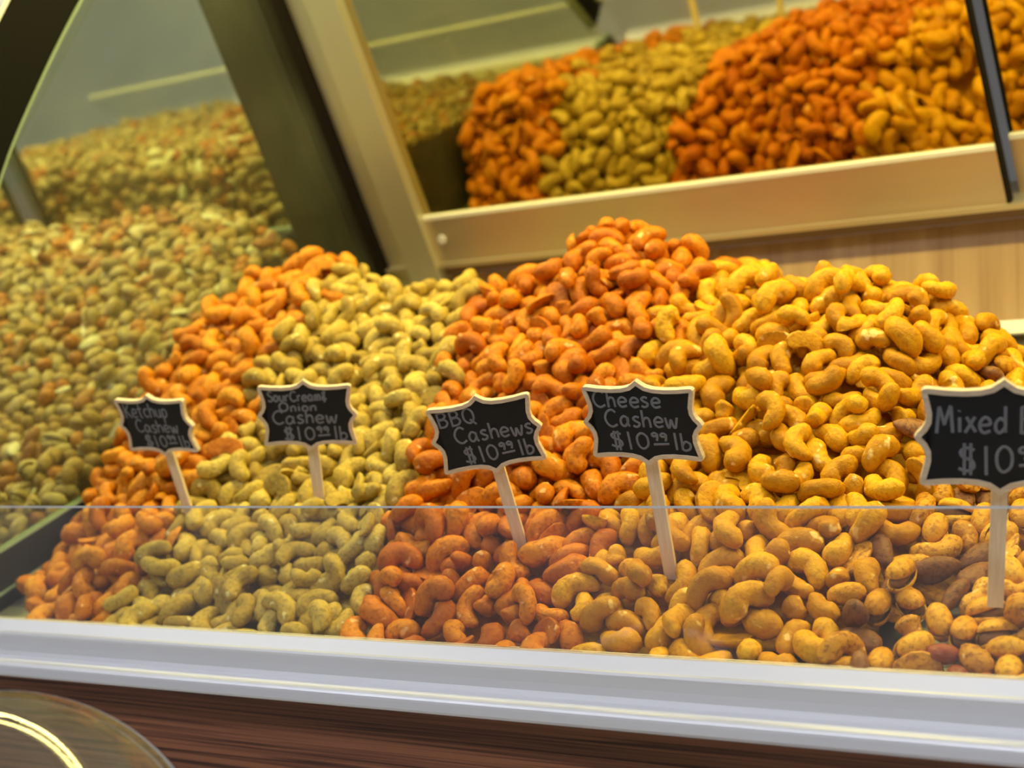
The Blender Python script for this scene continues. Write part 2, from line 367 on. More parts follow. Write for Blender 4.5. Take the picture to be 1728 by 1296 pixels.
P(MB().prism(z_up([(yy[0], float(deck_z(yy[0]))-.004), (yy[1], float(deck_z(yy[1]))-.004), (yy[1], line_z(yy[1])-.0018), (yy[0], line_z(yy[0])-.0018)]), XP-.0035, XP+.0035), 'partition_base', M['darkpanel'], lab='dark base panel under the glass partition')
P(MB().prism(z_up([(yy[0], line_z(yy[0])-.0018), (yy[1], line_z(yy[1])-.0018), (yy[1], line_z(yy[1])), (yy[0], line_z(yy[0]))]), XP-.0036, XP+.0038), 'base_edge', M['edge'])
P(MB().prism(z_up([(.70, line_z(.70)-.031), (1.0, line_z(1.0)-.031), (1.0, line_z(1.0)-.029), (.70, line_z(.70)-.029)]), XP+.0035, XP+.005), 'seam_strip', M['edge'])
c0 = np.array([XP+.0035, .730, Z0-.053]); P(MB().tube([c0, c0+np.array([.0015, 0, 0])], .0028, 12), 'screw', M['rail'])

lcase, PL = build_case(XL, XP-.012, 'neighbouring dark-framed nut display case beyond the glass partition', False)
mb = MB().prism(slab(-.03, .47, -.02, .010), XP-.075, XP-.0125)
PL(mb, 'dark_door_post', M['darkpanel'])

# ------------------------------------------------------------------ signs
G = {
 'K': (.58, [[(0, 1), (.04, 0)], [(.5, 1), (.05, .45)], [(.12, .5), (.55, 0)]]),
 'e': (.5, [[(.05, .3), (.42, .34), (.4, .52), (.22, .6), (.05, .42), (.05, .18), (.2, .02), (.46, .1)]]),
 't': (.45, [[(.2, .95), (.2, .1), (.36, .02)], [(0, .62), (.42, .66)]]),
 'c': (.46, [[(.42, .52), (.25, .6), (.06, .42), (.06, .18), (.22, .02), (.43, .1)]]),
 'h': (.48, [[(.05, 1), (.05, 0)], [(.05, .35), (.2, .58), (.38, .5), (.42, .02)]]),
 'u': (.5, [[(.03, .58), (.05, .15), (.2, .02), (.38, .15), (.42, .58)], [(.42, .58), (.45, .02)]]),
 'p': (.5, [[(.05, .58), (.05, -.4)], [(.05, .4), (.2, .6), (.42, .5), (.42, .2), (.22, .02), (.06, .15)]]),
 'C': (.64, [[(.6, .85), (.4, 1), (.15, .85), (.02, .5), (.12, .15), (.35, 0), (.62, .15)]]),
 'a': (.54, [[(.4, .5), (.22, .6), (.05, .4), (.06, .12), (.22, .02), (.4, .25), (.42, .55)], [(.42, .55), (.44, .12), (.52, .02)]]),
 's': (.42, [[(.36, .54), (.2, .6), (.06, .48), (.16, .34), (.34, .22), (.3, .06), (.14, 0), (.02, .08)]]),
 'w': (.66, [[(.02, .58), (.1, .05), (.2, .05), (.3, .45), (.4, .05), (.5, .05), (.62, .6)]]),
 'S': (.5, [[(.45, .88), (.28, 1), (.08, .85), (.15, .6), (.4, .42), (.45, .15), (.25, 0), (.03, .12)]]),
 'o': (.48, [[(.22, .6), (.05, .42), (.06, .14), (.22, .02), (.4, .14), (.41, .44), (.22, .6)]]),
 'r': (.38, [[(.05, .58), (.06, 0)], [(.06, .38), (.18, .55), (.34, .55)]]),
 'm': (.64, [[(.04, .58), (.05, 0)], [(.05, .4), (.16, .58), (.28, .5), (.3, .02)], [(.3, .4), (.42, .58), (.54, .5), (.56, .02)]]),
 'n': (.48, [[(.04, .58), (.05, 0)], [(.05, .38), (.2, .58), (.38, .5), (.4, .02)]]),
 'i': (.22, [[(.08, .58), (.1, .02)], [(.07, .8), (.09, .84)]]),
 'O': (.7, [[(.32, 1), (.06, .75), (.06, .25), (.32, 0), (.6, .25), (.6, .75), (.32, 1)]]),
 'B': (.56, [[(.04, 1), (.06, 0)], [(.02, .96), (.3, 1), (.44, .8), (.3, .58), (.08, .54)], [(.08, .54), (.38, .5), (.5, .26), (.34, .04), (.04, .02)]]),
 'Q': (.66, [[(.3, 1), (.06, .75), (.06, .28), (.3, .04), (.54, .28), (.54, .75), (.3, 1)], [(.36, .3), (.64, -.06)]]),
 'M': (.74, [[(.02, 0), (.1, 1)], [(.1, 1), (.34, .3)], [(.34, .3), (.58, 1)], [(.58, 1), (.68, 0)]]),
 'x': (.46, [[(.03, .58), (.42, .02)], [(.4, .6), (.02, .0)]]),
 'd': (.5, [[(.38, .45), (.22, .56), (.05, .38), (.06, .12), (.22, .02), (.4, .2)], [(.41, 1), (.44, .02)]]),
 '$': (.62, [[(.5, .82), (.3, .9), (.1, .78), (.16, .58), (.44, .44), (.5, .2), (.28, .06), (.04, .16)], [(.2, 1.05), (.22, -.1)], [(.38, 1.05), (.40, -.1)]]),
 '1': (.3, [[(.1, 1), (.14, -.05)]]),
 '0': (.58, [[(.26, .95), (.06, .7), (.08, .25), (.26, .03), (.48, .25), (.48, .72), (.26, .95)]]),
 '9': (.46, [[(.38, .8), (.2, .98), (.04, .78), (.1, .56), (.3, .58), (.38, .82), (.36, .3), (.3, 0)]]),
 'l': (.22, [[(.08, 1), (.1, 0)]]),
 'b': (.48, [[(.05, 1), (.06, .02)], [(.06, .3), (.22, .52), (.42, .4), (.4, .12), (.2, .0), (.06, .06)]]),
 '&': (.46, [[(.4, .76), (.22, .86), (.1, .7), (.26, .54), (.06, .36), (.1, .1), (.3, .08), (.42, .26)], [(.28, 1.02), (.26, -.14)]]),
 ' ': (.3, []),
}
def catmull(P, n=6):
    if len(P) < 3: return P
    cl = P[0] == P[-1]; out = []
    for i in range(len(P)-1):
        p0 = P[i-1] if i > 0 else (P[-2] if cl else P[0]); p1, p2 = P[i], P[i+1]; p3 = P[i+2] if i+2 < len(P) else (P[1] if cl else P[-1])
        for k in range(n):
            t = k/n
            out.append(tuple(.5*(2*p1[j]+(p2[j]-p0[j])*t+(2*p0[j]-5*p1[j]+4*p2[j]-p3[j])*t*t+(3*p1[j]-p0[j]-3*p2[j]+p3[j])*t**3) for j in (0, 1)))
    return out + [P[-1]]
def text_strokes(txt, x0, x1, y, h, slope=0.0, gap=.10):
    tot = sum(G[c][0]+gap for c in txt)-gap; s = (x1-x0)/tot; x = 0; out = []
    for c in txt:
        for st in G[c][1]:
            jx, jy = random.uniform(-.02, .02), random.uniform(-.03, .03)
            out.append([(x0+s*(x+px+jx), y+slope*s*x+h*(py+jy)) for px, py in catmull(st)])
        x += G[c][0]+gap
    return out
q = [(0, .375), (.028, .352), (.07, .322), (.13, .306), (.22, .300), (.33, .304), (.42, .314), (.448, .312), (.463, .298), (.462, .272), (.447, .21), (.434, .15), (.436, .10), (.455, .06), (.483, .028), (.5, 0)]
outline = q + [(x, -y) for x, y in reversed(q[:-1])] + [(-x, -y) for x, y in q[1:]] + [(-x, y) for x, y in reversed(q[1:-1])]
def inset(P, d):
    n = len(P); out = []
    for i in range(n):
        a, b, c = np.array(P[i-1]), np.array(P[i]), np.array(P[(i+1) % n])
        e1 = (b-a)/np.linalg.norm(b-a); e2 = (c-b)/np.linalg.norm(c-b); n1 = np.array([e1[1], -e1[0]]); n2 = np.array([e2[1], -e2[0]])
        m = n1+n2; m /= np.linalg.norm(m); k = d/max(.5, m @ n1); out.append(tuple(b+m*k))
    return out
inner_o = inset(outline, .034)
STICKS = []
def sign(label, px, depth, width, rx, ux, k, lines, stick_len, name='price_sign'):
    # rx: image-plane slope of the board's right axis, ux: image-plane tilt of its up axis, k: lean towards the viewer
    b = -(ux+rx)/k
    r = R3 + U3*rx + F3*b; r /= np.linalg.norm(r); u = R3*ux + U3 + F3*k; u /= np.linalg.norm(u); n = np.cross(r, u)
    c = ray(*px)*depth; W = width
    root = empty(name, Vector(c)+Vector((0, 0, Z0))); root.rotation_euler = Matrix((r, u, n)).transposed().to_euler()
    tag(root, label, 'price sign', 'chalkboard price signs')
    N = len(outline); t0, t1 = -.0016, .0016
    # frame ring
    V = [(x*W, y*W, z) for z in (t1, t0) for P_ in (outline, inner_o) for x, y in P_]; Fc = []
    for i in range(N):
        j = (i+1) % N
        Fc += [(j, i, N+i, N+j), (2*N+i, 2*N+j, 3*N+j, 3*N+i), (i, j, 2*N+j, 2*N+i), (N+j, N+i, 3*N+i, 3*N+j)]
    obj('frame', V, Fc, M['sign_frame'], root)['label'] = 'pale wooden frame'
    V = [(x*W, y*W, z) for z in (.0008, -.0010) for x, y in inner_o]
    Fc = [tuple(range(N-1, -1, -1)), tuple(range(N, 2*N))] + [(i, (i+1) % N, N+(i+1) % N, N+i) for i in range(N)]
    obj('board', V, Fc, M['board'], root)['label'] = 'black chalkboard panel'
    for ln in lines:
        mb = MB()
        for st in ln:
            mb.tube([(x*W, y*W, .0008) for x, y in st], (W*.0100, .00022), 6, flat=(0, 0, 1))
        mb.build('chalk_lettering', M['chalk'], root)
    sw, st = .0034, .0011
    y1, y0 = -.20*W, -.37*W-stick_len
    mb = MB().box(-sw, sw, y0, y1, t0-.0001-2*st, t0-.0001)
    mb.V = [(x, y+0, z) for x, y, z in mb.V]
    mb.build('stick', M['stick'], root)['label'] = 'flat pale wooden stick'
    L = -.37*W
    for s in np.arange(0, stick_len, .004): STICKS.append(c + u*(L-s) + n*(t0-st))
    return root
def price(x0, x1, y, h, s=0.0):
    wd = x1-x0
    a = text_strokes('$10', x0, x0+.50*wd, y, h, s)
    b_ = text_strokes('99', x0+.53*wd, x0+.72*wd, y+h*.52+s*.5*wd, h*.46, s)
    ul = [[(x0+.54*wd, y+h*.30+s*.5*wd), (x0+.73*wd, y+h*.36+s*.7*wd)]]
    c_ = text_strokes('lb', x0+.79*wd, x1, y+s*.8*wd, h, s)
    return a+b_+ul+c_
sign('small chalkboard sign reading Ketchup Cashew in the orange heap by the partition', (265, 717), 1.005, .0585, .0, -.23, -.45,
     [text_strokes('Ketchup', -.37, .20, .09, .17, .02), text_strokes('Cashew', -.28, .28, -.085, .15), price(-.22, .37, -.26, .14)], .062)
sign('chalkboard sign reading Sour Cream & Onion Cashew in the pale heap', (519, 700), .965, .0620, .02, -.075, -.40,
     [text_strokes('SourCream&', -.375, .21, .15, .105), text_strokes('Onion', -.27, .10, .045, .09), text_strokes('Cashew', -.35, .30, -.09, .14, .02), price(-.26, .38, -.26, .14)], .050)
sign('tilted chalkboard sign reading BBQ Cashews in the red-orange heap', (821, 732), .845, .0618, .17, -.29, -.40,
     [text_strokes('BBQ', -.39, -.05, .12, .145, .0), text_strokes('Cashews', -.28, .42, -.05, .15, .0), price(-.25, .38, -.245, .15)], .058)
sign('chalkboard sign reading Cheese Cashew in the golden yellow heap', (1085, 713), .775, .0620, -.02, -.205, -.45,
     [text_strokes('Cheese', -.39, .18, .13, .145, .02), text_strokes('Cashew', -.31, .30, -.035, .15), price(-.30, .38, -.23, .15)], .068)
sign('large chalkboard sign reading Mixed B at the right edge of the picture', (1691, 738), .668, .0712, -.01, -.085, -.40,
     [text_strokes('Mixed B', -.375, .175, .03, .17), price(-.25, .40, -.23, .18)], .056)

# ------------------------------------------------------------------ nut shapes (variants: verts, faces, spheres)
def cashew_variant(seed, half=False, size=1.0, short=1.0):
    g = np.random.default_rng(seed); R_ = g.uniform(.0078, .0100)*size; A = g.uniform(.95, 1.50)*short
    r0 = g.uniform(.0054, .0070)*size; asym = g.uniform(.05, .34); nr, ns = 15, 16
    ph = g.uniform(0, 6.28, 6); V = []; 
    ts = np.sin(np.linspace(-math.pi/2, math.pi/2, nr))
    def rad(t): return r0*(1-abs(t)**3.2)**.5*(1+asym*t)*(1-.10*math.exp(-(t/.35)**2))
    def cen(t, ext=0): a = A*t; return np.array([R_*math.sin(a), R_*(math.cos(a)-math.cos(A)*.5-.3), 0.0])
    for i, t in enumerate(ts):
        c = cen(t); a = A*t; e = np.array([math.sin(a), math.cos(a), 0]); r = rad(t) if 0 < i < nr-1 else rad(.995*np.sign(t))*.35
        tn = np.array([math.cos(a), -math.sin(a), 0]); c = c + tn*t*.0012*size
        for k in range(ns):
            p = 2*math.pi*k/ns
            rr = r*(1+.06*math.sin(2*p+ph[0]+3*t)+.07*math.sin(5*t+p+ph[1])+.035*math.sin(8*t+3*p+ph[2])+.022*math.sin(5*p+ph[4]+3*t)+.02*math.sin(13*t+2*p+ph[5]))
            gr = 1-.13*(math.exp(-(min(p, 2*math.pi-p)/.22)**2)+1.2*math.exp(-((p-math.pi)/.35)**2))*(.6+.4*math.sin(ph[3]))
            v = c + e*math.cos(p)*rr*gr + np.array([0, 0, 1])*math.sin(p)*rr*.93
            if half and v[2] < .0004*size: v[2] = .0004*size - .0006*size*max(0, 1-abs(math.cos(p)))
            V.append(v)
    Fc = [(i*ns+k, (i+1)*ns+k, (i+1)*ns+(k+1) % ns, i*ns+(k+1) % ns) for i in range(nr-1) for k in range(ns)]
    Fc += [tuple(range(ns)), tuple(range(nr*ns-1, (nr-1)*ns-1, -1))]
    S = []
    for t in (-.74, -.26, .26, .74):
        c = cen(t).copy(); r = rad(t)*.96
        if half: c[2] += r*.42; r *= .62
        S.append((*c, r))
    V = np.array(V); m = V.mean(0); V -= m; S = [(s[0]-m[0], s[1]-m[1], s[2]-m[2], s[3]) for s in S]
    return V, Fc, S
def blob_variant(seed, a, b, c, taper=0.0, ridge=0.0, nr=9, ns=12, wob=.03):
    g = np.random.default_rng(seed); ph = g.uniform(0, 6.28, 4); V = []
    for i in range(nr):
        th = math.pi*(i+.0)/(nr-1); x = -math.cos(th); r = max(math.sin(th), .06)
        for k in range(ns):
            p = 2*math.pi*k/ns; q_ = 1+wob*math.sin(2*p+ph[0]+4*x)+wob*math.sin(3*x+p+ph[1])+ridge*(k % 2)
            s = 1+taper*x
            V.append((a*x, b*r*q_*s*math.cos(p), c*r*q_*s*math.sin(p)))
    Fc = [(i*ns+k, i*ns+(k+1) % ns, (i+1)*ns+(k+1) % ns, (i+1)*ns+k) for i in range(nr-1) for k in range(ns)]
    Fc += [tuple(range(ns-1, -1, -1)), tuple(range((nr-1)*ns, nr*ns))]
    r = min(b, c)*.97; 
    S = [(-a+r*1.05, 0, 0, r*.9), (0, b-r if b > r*1.3 else 0, 0, r), (0, -(b-r) if b > r*1.3 else 0, 0, r), (a-r*1.05, 0, 0, r*.9)]
    if a < r*1.25: S = [(0, 0, 0, r)]
    return np.array(V), Fc, S
def half_shell(op):             # hollow half ellipsoid, opened by the angle op about its hinge end
    a, b, c, th = .0095, .0062, .0062, .0007; V = []; nr, ns = 9, 7
    for lay in (1.0, 1-th/c):
        for i in range(nr):
            t = math.pi*i/(nr-1); x = -math.cos(t); r = max(math.sin(t)**.8, .05)
            for k in range(ns):
                p = math.pi*k/(ns-1); V.append([a*lay*x, b*lay*r*math.cos(p), c*lay*r*math.sin(p)])
    L = nr*ns; Fc = []
    for i in range(nr-1):
        for k in range(ns-1):
            Fc.append((i*ns+k, i*ns+k+1, (i+1)*ns+k+1, (i+1)*ns+k)); Fc.append((L+i*ns+k, L+(i+1)*ns+k, L+(i+1)*ns+k+1, L+i*ns+k+1))
        Fc.append((i*ns, (i+1)*ns, L+(i+1)*ns, L+i*ns)); Fc.append((i*ns+ns-1, L+i*ns+ns-1, L+(i+1)*ns+ns-1, (i+1)*ns+ns-1))
    V = np.array(V); V[:, 0] += a; co, si = math.cos(op), math.sin(op)
    V = np.stack([V[:, 0]*co-V[:, 2]*si, V[:, 1], V[:, 0]*si+V[:, 2]*co], 1); V[:, 0] -= a; V[:, 2] += .0003
    return V, Fc
def flip_shell(V, Fc): V = V*np.array([1, 1, -1]); return V, [tuple(reversed(f)) for f in Fc]

# each variant: list of meshes (one per material slot), sphere list, part list
VAR = {}
def reg(kind, items): VAR[kind] = items
cash = [cashew_variant(100+i, False, .92+.022*i) for i in range(10)] + [cashew_variant(200+i, True, 1.05) for i in range(3)] + [cashew_variant(220, False, .85, .55)]
alm = [blob_variant(300+i, .0115, .0064, .0042, -.28, .03, 9, 14) for i in range(3)]
pea = [blob_variant(320+i, .0085, .0052, .0050, .06, .0) for i in range(2)]
rnd = [blob_variant(340+i, .0068, .0063, .0060, .0, .0, 8, 10, .05) for i in range(3)]
seed_ = [blob_variant(360+i, .0100, .0055, .0021, -.22, .0, 8, 10, .02) for i in range(2)]
haz = [blob_variant(380+i, .0078, .0068, .0066, -.12, .0, 8, 10, .02) for i in range(2)]
s1 = half_shell(.14); s2 = flip_shell(*s1); ker = blob_variant(390, .0080, .0046, .0046, .0, .0, 8, 10)
PIST_S = [(-.0045, 0, 0, .0050), (.001, 0, 0, .0062), (.0055, 0, 0, .0052)]
def merged(parts):
    V = []; Fc = []
    for v, f in parts:
        o = sum(len(x) for x in V); V.append(np.array(v)); Fc += [tuple(i+o for i in q_) for q_ in f]
    return np.concatenate(V), Fc
pist = [(*merged([s1, s2, (ker[0]+np.array([.0012, 0, 0]), ker[1])]), PIST_S)]

# ------------------------------------------------------------------ heap surfaces
cx = np.array([-.905, -.87, -.83, -.80, -.765, -.735, -.70, -.65, -.61, -.58, -.55, -.525, -.49, -.455, -.42, -.38, -.345, -.31, -.285, -.25, -.20, -.15, -.08, .08])
cz = np.array([ .160,  .180, .195, .197, .185, .168, .166, .166, .160, .172, .197, .198, .176, .156, .148, .148, .146, .140, .124, .104, .086, .082, .078, .070])
cy = np.array([ .95,   .94,  .93,  .93,  .93,  .94,  .95,  .94,  .93,  .92,  .92,  .92,  .93,  .93,  .90,  .89,  .89,  .89,  .90,  .92,  .94,  .94,  .94,  .94])
cm = np.array([ 1.45,  1.30, 1.18, 1.12, 1.10, 1.05, 1.02, 1.02, 1.05, 1.10, 1.15, 1.15, 1.10, 1.05, 1.05, 1.08, 1.05, .98,  .84,  .66,  .56,  .54, .54, .54])
c0_ = np.array([ .722, .702, .682, .670, .668, .668, .668, .668, .668, .668, .668, .668, .668, .668, .668, .668, .668, .668, .668, .668, .668, .668, .668, .668])
def smin(a, b, k): h = np.clip(.5+.5*(b-a)/k, 0, 1); return b*(1-h)+a*h-k*h*(1-h)
bumps = [(-.462, 1.00, .045, .026)]
def H_main(X, Y):
    zr = np.interp(X, cx, cz); yr = np.interp(X, cx, cy); m = np.interp(X, cx, cm)
    f = -.066 + m*(Y-np.interp(X, cx, c0_)); r = zr + .004 - .62*np.maximum(0, Y-yr)
    z = smin(f, r, .05)
    for bx, by, a, s in bumps: z = z + a*np.exp(-((X-bx)**2+(Y-by)**2)/(2*s*s))
    return z
lx = np.array([-1.70, -1.50, -1.35, -1.22, -1.12, -1.05, -1.00, -.96, -.925])
lz = np.array([ .27,   .285,  .290,  .290,  .295,  .305,  .296,  .265, .235])
def H_left(X, Y):
    zr = np.interp(X, lx, lz); y0 = np.interp(X, [-1.5, -1.15, -.925], [.72, .735, .760])
    return smin(-.005+1.02*(Y-y0), zr-.7*np.maximum(0, Y-1.00), .05)
def kind_main(X, Y):
    ks = -.752 - .10*(Y-.67); sb = -.562 - .33*(Y-.67); bc = -.428 - .16*(Y-.67); cmx = -.296 + .17*(Y-.67)
    return np.where(X < ks, 0, np.where(X < sb, 1, np.where(X < bc, 2, np.where(X < cmx, 3, 4))))

def normals(Hf, X, Y, e=.003):
    hx = (Hf(X+e, Y)-Hf(X-e, Y))/(2*e); hy = (Hf(X, Y+e)-Hf(X, Y-e))/(2*e)
    n = np.stack([-hx, -hy, np.ones_like(hx)], 1); return n/np.linalg.norm(n, axis=1, keepdims=True)
def sample(Hf, x0, x1, y0, y1, spacing, seed):
    # dart throwing on the surface (distance measured in 3-D) with a coarse hash
    g = np.random.default_rng(seed); area_ = (x1-x0)*(y1-y0)*1.5; n = int(area_/spacing**2*9)
    X = g.uniform(x0, x1, n); Y = g.uniform(y0, y1, n); Z = Hf(X, Y); nn = normals(Hf, X, Y)
    keep = g.uniform(0, 1, n) < 1/nn[:, 2]/2.2; X, Y, Z = X[keep], Y[keep], Z[keep]
    cell = {}; out = []; s2_ = spacing**2
    for i in range(len(X)):
        k = (int(X[i]//spacing), int(Y[i]//spacing), int(Z[i]//spacing)); ok = True
        for a in (-1, 0, 1):
            for b in (-1, 0, 1):
                for c in (-1, 0, 1):
                    for j in cell.get((k[0]+a, k[1]+b, k[2]+c), ()):
                        if (X[i]-X[j])**2+(Y[i]-Y[j])**2+(Z[i]-Z[j])**2 < s2_: ok = False; break
                    if not ok: break
                if not ok: break
            if not ok: break
        if ok: cell.setdefault(k, []).append(i); out.append(i)
    return X[out], Y[out]

def q_rot(q_):
    w_, x, y, z = q_.T
    return np.stack([1-2*(y*y+z*z), 2*(x*y-w_*z), 2*(x*z+w_*y), 2*(x*y+w_*z), 1-2*(x*x+z*z), 2*(y*z-w_*x), 2*(x*z-w_*y), 2*(y*z+w_*x), 1-2*(x*x+y*y)], 1).reshape(-1, 3, 3)
def q_mul(a, b):
    w1, x1, y1, z1 = a.T; w2, x2, y2, z2 = b.T
    return np.stack([w1*w2-x1*x2-y1*y2-z1*z2, w1*x2+x1*w2+y1*z2-z1*y2, w1*y2-x1*z2+y1*w2+z1*x2, w1*z2+x1*y2-y1*x2+z1*w2], 1)
def near_pairs(c, r, body, cut):
    cs = cut; k = np.floor((c-c.min(0))/cs).astype(np.int64)+1; dims = k.max(0)+2
    key = (k[:, 0]*dims[1]+k[:, 1])*dims[2]+k[:, 2]; order = np.argsort(key, kind='stable'); sk = key[order]; I = []; J = []
    for dx in (-1, 0, 1):
        for dy in (-1, 0, 1):
            for dz in (-1, 0, 1):
                t = key+(dx*dims[1]+dy)*dims[2]+dz
                lo = np.searchsorted(sk, t, 'left'); hi = np.searchsorted(sk, t, 'right'); cnt = hi-lo
                i = np.repeat(np.arange(len(c)), cnt)
                if not len(i): continue
                st = np.repeat(lo, cnt); o = np.arange(len(i))-np.repeat(np.cumsum(cnt)-cnt, cnt); j = order[st+o]
                m = (i < j) & (body[i] != body[j]); i, j = i[m], j[m]
                d = c[i]-c[j]; m = (d*d).sum(1) < (r[i]+r[j]+.003)**2; I.append(i[m]); J.append(j[m])
    return np.concatenate(I), np.concatenate(J)

def settle(Hf, core_off, pos, quat, var, kinds, bounds, iters=70, grav=.0007, sticks=None, bsp=None):
    n = len(pos); K = max(len(v[2]) for k in VAR for v in VAR[k])
    lc = np.zeros((n, K, 3)); lr = np.zeros((n, K))
    for i in range(n):
        S = VAR[kinds[i]][var[i]][2]
        for j, s in enumerate(S): lc[i, j] = s[:3]; lr[i, j] = s[3]
    use = lr.ravel() > 0; body = np.repeat(np.arange(n), K)[use]; rr = lr.ravel()[use]
    ns_ = 0 if sticks is None else len(sticks)
    body_all = np.concatenate([body, np.full(ns_, n)]); r_all = np.concatenate([rr, np.full(ns_, .0038)])
    x0, x1, yf = bounds
    for it in range(iters):
        Rm = q_rot(quat); arm = np.einsum('nij,nkj->nki', Rm, lc).reshape(-1, 3)[use]; c = pos[body]+arm
        ca = c if ns_ == 0 else np.concatenate([c, sticks])
        if it % 5 == 0: I, J = near_pairs(ca, r_all, body_all, .0165)
        d = ca[I]-ca[J]; L = np.sqrt((d*d).sum(1))+1e-9; ov = r_all[I]+r_all[J]-L; m = ov > 0
        i, j, p = I[m], J[m], (d[m]/L[m][:, None])*ov[m][:, None]*.5
        push = np.zeros_like(ca); cnt = np.zeros(len(ca)); np.add.at(push, i, p); np.add.at(push, j, -p); np.add.at(cnt, i, 1); np.add.at(cnt, j, 1)
        push = push[:len(c)]; cnt = cnt[:len(c)]
        # ground: heap core and deck
        nn = normals(Hf, c[:, 0], c[:, 1]); g0 = np.maximum(Hf(c[:, 0], c[:, 1])-core_off/nn[:, 2], deck_z(c[:, 1])+.0005)
        sd = (c[:, 2]-g0)*nn[:, 2]-rr; m = sd < 0; push[m] -= nn[m]*sd[m][:, None]*.8; cnt[m] += 1
        for ax, lim, sg in ((0, x0, 1), (0, x1, -1), (1, yf, 1), (1, 1.105, -1)):
            e = (c[:, ax]-lim)*sg-rr; m = e < 0; push[m, ax] -= sg*e[m]; cnt[m] += 1
        dp = np.zeros((n, 3)); tq = np.zeros((n, 3)); nc = np.zeros(n)
        np.add.at(dp, body, push); np.add.at(tq, body, np.cross(arm, push)); np.add.at(nc, body, cnt)
        nb = np.maximum(1, nc*.55)[:, None]
        pos = pos + dp/nb*1.3
        om = np.clip(tq/(nb*.00011), -.18, .18)
        quat = q_mul(np.concatenate([np.ones((n, 1)), om*.5], 1), quat); quat /= np.linalg.norm(quat, axis=1, keepdims=True)
        if it < iters*.8:
            nb_ = normals(Hf, pos[:, 0], pos[:, 1]); pos = pos - nb_*grav
    Rm = q_rot(quat); arm = np.einsum('nij,nkj->nki', Rm, lc).reshape(-1, 3)[use]
    return pos, quat, pos[body]+arm, rr, body

def rand_quat(nrm, flat, g):
    # lie the nut's flat plane roughly on the surface: local Z -> normal, plus spin and a random tilt
    n = len(nrm); out = np.zeros((n, 4))
    for i in range(n):
        q0 = Vector((0, 0, 1)).rotation_difference(Vector(nrm[i])); sp = Quaternion((0, 0, 1), g.uniform(0, 6.283))
        ax = Vector((g.normal(), g.normal(), g.normal())).normalized(); tl = Quaternion(ax, g.normal()*flat)
        fl_ = Quaternion((1, 0, 0), math.pi if g.uniform() < .5 else 0)
        out[i] = (q0 @ sp @ tl @ fl_)[:]
    return out

def make_heap(Hf, x0, x1, y0, y1, core_off, layers, kind_fn, bounds, seed, sticks=None, iters=70):
    g = np.random.default_rng(seed); Ps = []; Qs = []; Ks = []; Vs = []
    for l, (sp, off) in enumerate(layers):
        X, Y = sample(Hf, x0, x1, y0, y1, sp, seed+l); Z = Hf(X, Y); n = normals(Hf, X, Y)
        keep = (Z-deck_z(Y)) > (.004 if l == 0 else .016); X, Y, Z, n = X[keep], Y[keep], Z[keep], n[keep]
        p = np.stack([X, Y, Z], 1) + n*(off-core_off); p[:, 2] = np.maximum(p[:, 2], deck_z(p[:, 1])+.007)
        Ps.append(p); Qs.append(rand_quat(n, .95, g)); ks = kind_fn(X+g.normal(0, .006, len(X)), Y, g)
        Ks += list(ks); Vs += [int(g.integers(len(VAR[k]))) for k in ks]
    pos = np.concatenate(Ps); quat = np.concatenate(Qs)
    pos, quat, sc, sr, sb = settle(Hf, core_off, pos, quat, Vs, Ks, bounds, iters, sticks=sticks)
    return pos, quat, Ks, Vs, sc, sr, sb

# ------------------------------------------------------------------ kinds
for k in ('ketchup', 'sour', 'bbq', 'cheese', 'mixcashew'): reg(k, cash)
reg('almond', alm); reg('peanut', pea); reg('pistachio', pist)
reg('l_pist', pist); reg('l_round', rnd); reg('l_seed', seed_); reg('l_brown', haz); reg('l_almond', alm); reg('l_cashew', cash[:3])
MATK = {k: M[k] for k in ('ketchup', 'sour', 'bbq', 'cheese', 'mixcashew', 'almond', 'peanut')}
MATK.update(pistachio=M['pist_shell'], l_pist=M['l_pist'], l_round=M['l_round'], l_seed=M['l_seed'], l_brown=M['l_brown'], l_almond=M['almond'], l_cashew=M['l_round'])
def kf_main(X, Y, g):
    base = ['ketchup', 'sour', 'bbq', 'cheese', None]; out = []
    for k in kind_main(X, Y):
        if k == 4: out.append(str(g.choice(['mixcashew', 'pistachio', 'almond', 'peanut'], p=[.31, .39, .24, .06])))
        else: out.append(base[k])
    return out
def kf_left(X, Y, g):
    return [str(x) for x in g.choice(['l_pist', 'l_round', 'l_seed', 'l_brown', 'l_almond', 'l_cashew'], p=[.34, .28, .14, .10, .07, .07], size=len(X))]

def visible_px(sets, W=576, Hh=432):
    zb = np.full((Hh, W), 1e9); ib = np.full((Hh, W), -1, dtype=np.int64); f = W/1728; base = 0
    for sc, sr, sb, n in sets:
        x, y, d = project(sc); r = np.maximum(FPX*sr/d*f, .6); x = x*f; y = y*f
        for i in range(len(x)):
            if x[i] < -8 or x[i] > W+8 or y[i] < -8 or y[i] > Hh+8: continue
            a, b, c, e = max(0, int(x[i]-r[i])), min(W, int(x[i]+r[i])+1), max(0, int(y[i]-r[i])), min(Hh, int(y[i]+r[i])+1)
            if a >= b or c >= e: continue
            yy_, xx_ = np.ogrid[c:e, a:b]; dd = (xx_+.5-x[i])**2+(yy_+.5-y[i])**2; m = (dd < r[i]**2) & (d[i]-sr[i]*.7 < zb[c:e, a:b])
            zb[c:e, a:b][m] = d[i]-sr[i]*.7; ib[c:e, a:b][m] = base+sb[i]
        base += n
    return np.bincount(ib[ib >= 0], minlength=base)

